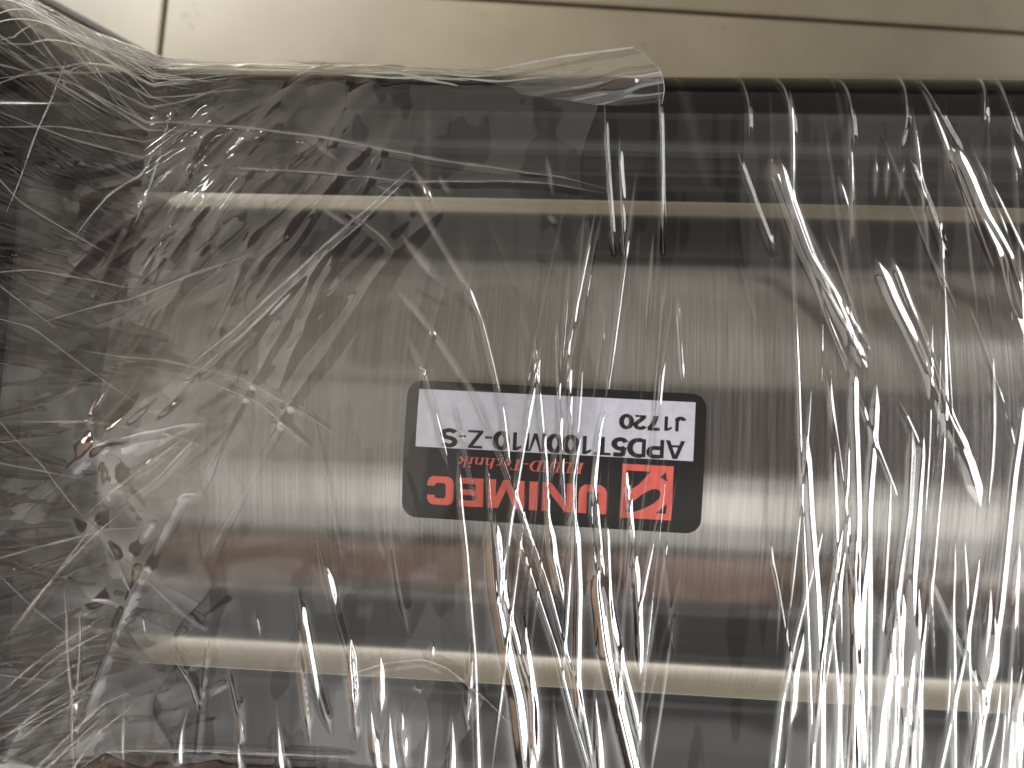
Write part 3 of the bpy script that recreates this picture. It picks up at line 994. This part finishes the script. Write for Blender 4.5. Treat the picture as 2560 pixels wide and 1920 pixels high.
# a crumpled turn of film closing the barrel's end
ew = Sheet(-104.0, -22.0, 0.22, -SMAX, SMAX, 0.5)
ew.waves(22, 7.0, 9.0, 0.16)
for k in range(60):
    s0, x0, L = rng.uniform(-85, 88), rng.uniform(-80, -28), rng.uniform(12, 48)
    an = math.radians(rng.normal(215 if s0 > -20 else 160, 16))
    ew.line([(x0, s0), (x0 + L * 0.5 * math.cos(an) + rng.normal(0, 1.5), s0 + L * 0.5 * math.sin(an) * 1.3), (x0 + L * math.cos(an), s0 + L * math.sin(an) * 1.5)], rng.uniform(0.12, 0.40), rng.uniform(0.7, 1.8))
for off, a, w in ((0, 0.6, 1.4), (5.0, 0.5, 1.6), (-6, 0.5, 2.0)):
    ew.line([(-26 + off, 46), (-42 + off, 28), (-60 + off, 10), (-84 + off, -8)], a, w)
ew.build('crumpled_layer', WRAPPED, film, 1.6, None, lambda s: np.where(s > 20, -40 - 0.35 * (60 - s), -54 - 0.16 * (20 - s)) + 2.5 * np.sin(s * 0.15) + 1.5 * np.sin(s * 0.37 + 1))

# film gathered over the end cap
ga = Sheet(-148.0, -62.0, 0.5, -SMAX, SMAX, 0.16)
T = np.clip((LOFT0 + 10 - ga.X) / 45, 0, 1)
for k in range(230):
    s0 = rng.uniform(-SMAX, SMAX)
    w = rng.uniform(0.16, 0.6)
    a = rng.uniform(0.2, 1.0) * w * 1.6
    c = s0 + rng.normal(0, 6.0) * T + rng.normal(0, 1.2) * np.sin(T * 5 + rng.uniform(0, 6))
    ga.H += a * (0.15 + T) * np.exp(-0.5 * ((ga.S - c) / w) ** 2)
ga.waves(10, 7.0, 4.0, 0.25)
ga.build('gathered_layer', GATHER, film, 1.5, None, lambda s: -76 + 6 * np.sin(s * 0.13) + 3 * np.sin(s * 0.41 + 2) + 2 * np.sin(s * 1.1))


# the loose tail standing up off the rod
def tail_sheet():
    n, m = 70, 44
    top = np.array([(-24.0, 81.5, 38.5), (-7.0, 79.6, 44.0), (9.0, 81.6, 48.0), (23.2, 83.4, 48.5)])
    bot = np.array([(-22.0, 72.0, 44.9), (-2.0, 67.0, 45.4), (12.0, 66.0, 45.6), (27.6, 68.2, 46.5)])
    P = np.zeros((n, m, 3))
    for i in range(n):
        u = i / (n - 1)
        a = np.array([np.interp(u, [0, .36, .68, 1], top[:, c]) for c in range(3)])
        b = np.array([np.interp(u, [0, .40, .70, 1], bot[:, c]) for c in range(3)])
        for j in range(m):
            v = j / (m - 1)
            p = a * (1 - v) + b * v
            bulge = math.sin(math.pi * v) * (1.0 + 3.2 * u)
            p = p + np.array([4.2 * u ** 4 * math.sin(math.pi * min(1, v * 0.95)) , 0, bulge])
            p[2] += 0.35 * math.sin(v * 22 + u * 5) * u + 0.5 * math.exp(-((v - 0.62 + 0.25 * u) / 0.06) ** 2) * u + 1.1 * math.exp(-((u - 0.88) / 0.05) ** 2 - ((v - 0.45) / 0.25) ** 2)
            P[i, j] = p
    return P


TP = tail_sheet()
tail = grid_mesh('loose_tail', TP, TAIL, film)


# rolled edges and pleats lying on the sheet
def tube(name, pts, rad, mat, parent):
    p = resample(pts, 1.1)
    X, S = p[:, 0], p[:, 1]
    hgt = 1.0 + 1.4 * np.clip((-20 - X) / 35, 0, 1) + 0.25 * np.sin(np.arange(len(X)) * 0.4 + rng.uniform(0, 6))
    C = film_surface(X, S, hgt)
    n = len(C)
    tg = np.gradient(C, axis=0)
    tg /= np.linalg.norm(tg, axis=1)[:, None] + 1e-9
    y, z, ny, nz = hull(S)
    nn = np.stack([np.zeros(n), ny, nz], 1)
    sd = np.cross(tg, nn)
    sd /= np.linalg.norm(sd, axis=1)[:, None] + 1e-9
    e = np.clip(np.minimum(np.arange(n), n - 1 - np.arange(n)) / (0.25 * n), 0.06, 1) ** 0.7
    e = e * (1 + 0.25 * np.sin(np.arange(n) * 0.7 + rng.uniform(0, 6)))
    K = 7
    P = np.zeros((n, K + 1, 3))
    for k in range(K + 1):
        a = 2 * math.pi * k / K
        P[:, k] = C + (sd * math.cos(a) * 1.25 + nn * math.sin(a) * 0.75) * (rad * e)[:, None]
    return grid_mesh(name, P, mat, parent)


def rod3(name, C, rad, mat, parent):
    n = len(C)
    tg = np.gradient(C, axis=0)
    tg /= np.linalg.norm(tg, axis=1)[:, None]
    a1 = np.cross(tg, (0.1, 0.3, 1.0))
    a1 /= np.linalg.norm(a1, axis=1)[:, None]
    a2 = np.cross(tg, a1)
    P = np.stack([C + (a1 * math.cos(q) + a2 * math.sin(q)) * rad for q in np.linspace(0, 2 * math.pi, 8)], 1)
    return grid_mesh(name, P, mat, parent)


rod3('hem', TP[:, 0], 0.34, HEM, tail)
rod3('hem', TP[-1, :], 0.10, HEM, tail)
for rad, pts in FOLDS:
    tube('pleat', pts, rad * 0.8, PLEAT, film)
for k in range(48):                 # taut strands running out to the cap's upper corner
    s1 = rng.uniform(72, 86)
    s0 = rng.uniform(60, 95)
    xs = rng.uniform(-86, -66)
    tube('pleat', [(xs, s1), ((xs + QX) / 2, (s0 + s1) / 2 + rng.normal(0, 1)), (QX, s0)], rng.uniform(0.10, 0.20), HEM if k % 2 else PLEAT, film)
for k in range(22):                 # strands of the gathered end, fanning from the upper rod to the cap
    s1 = rng.uniform(55, 92)
    s0 = min(SMAX - 1, 66 + rng.normal(0, 16) * 1.0)
    xs = rng.uniform(-90, -66)
    tube('pleat', [(xs, s1), ((xs + QX) / 2, (s0 + s1) / 2 + rng.normal(0, 2)), (QX, s0)], rng.uniform(0.10, 0.22), PLEAT, film)
for k in range(14):                 # and from the barrel's end and the lower rod
    s1 = rng.uniform(-92, 40)
    s0 = s1 + rng.normal(0, 18)
    xs = rng.uniform(-95, -70)
    tube('pleat', [(xs, s1), ((xs + QX) / 2, (s0 + s1) / 2 + rng.normal(0, 2)), (QX, max(-SMAX, min(SMAX, s0)))], rng.uniform(0.08, 0.18), PLEAT, film)
for k in range(16):                 # crumpled edge of the wrap along the crown of the upper rod
    xa = rng.uniform(-84, -8)
    L = rng.uniform(8, 30)
    s1 = rng.uniform(77, 87)
    tube('pleat', [(xa, s1), (xa + L * 0.5, s1 + rng.normal(0, 1.5)), (xa + L, s1 + rng.normal(0, 2.5))], rng.uniform(0.15, 0.40), HEM, film)

# ---------------------------------------------------------------- a thin dark line across the floor, built as a round strand
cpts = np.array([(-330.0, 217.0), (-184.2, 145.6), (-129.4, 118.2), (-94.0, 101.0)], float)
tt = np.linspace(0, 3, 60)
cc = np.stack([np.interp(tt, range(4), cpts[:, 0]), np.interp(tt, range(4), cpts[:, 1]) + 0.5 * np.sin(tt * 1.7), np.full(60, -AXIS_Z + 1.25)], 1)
dark_line = rod3('dark_line', cc, 1.2, paint_mat('dark_line_mat', (0.02, 0.018, 0.014), 0.5), None)
dark_line['label'] = 'thin dark line on the cream tiles beside the gathered film'
dark_line['category'] = 'dark_line'
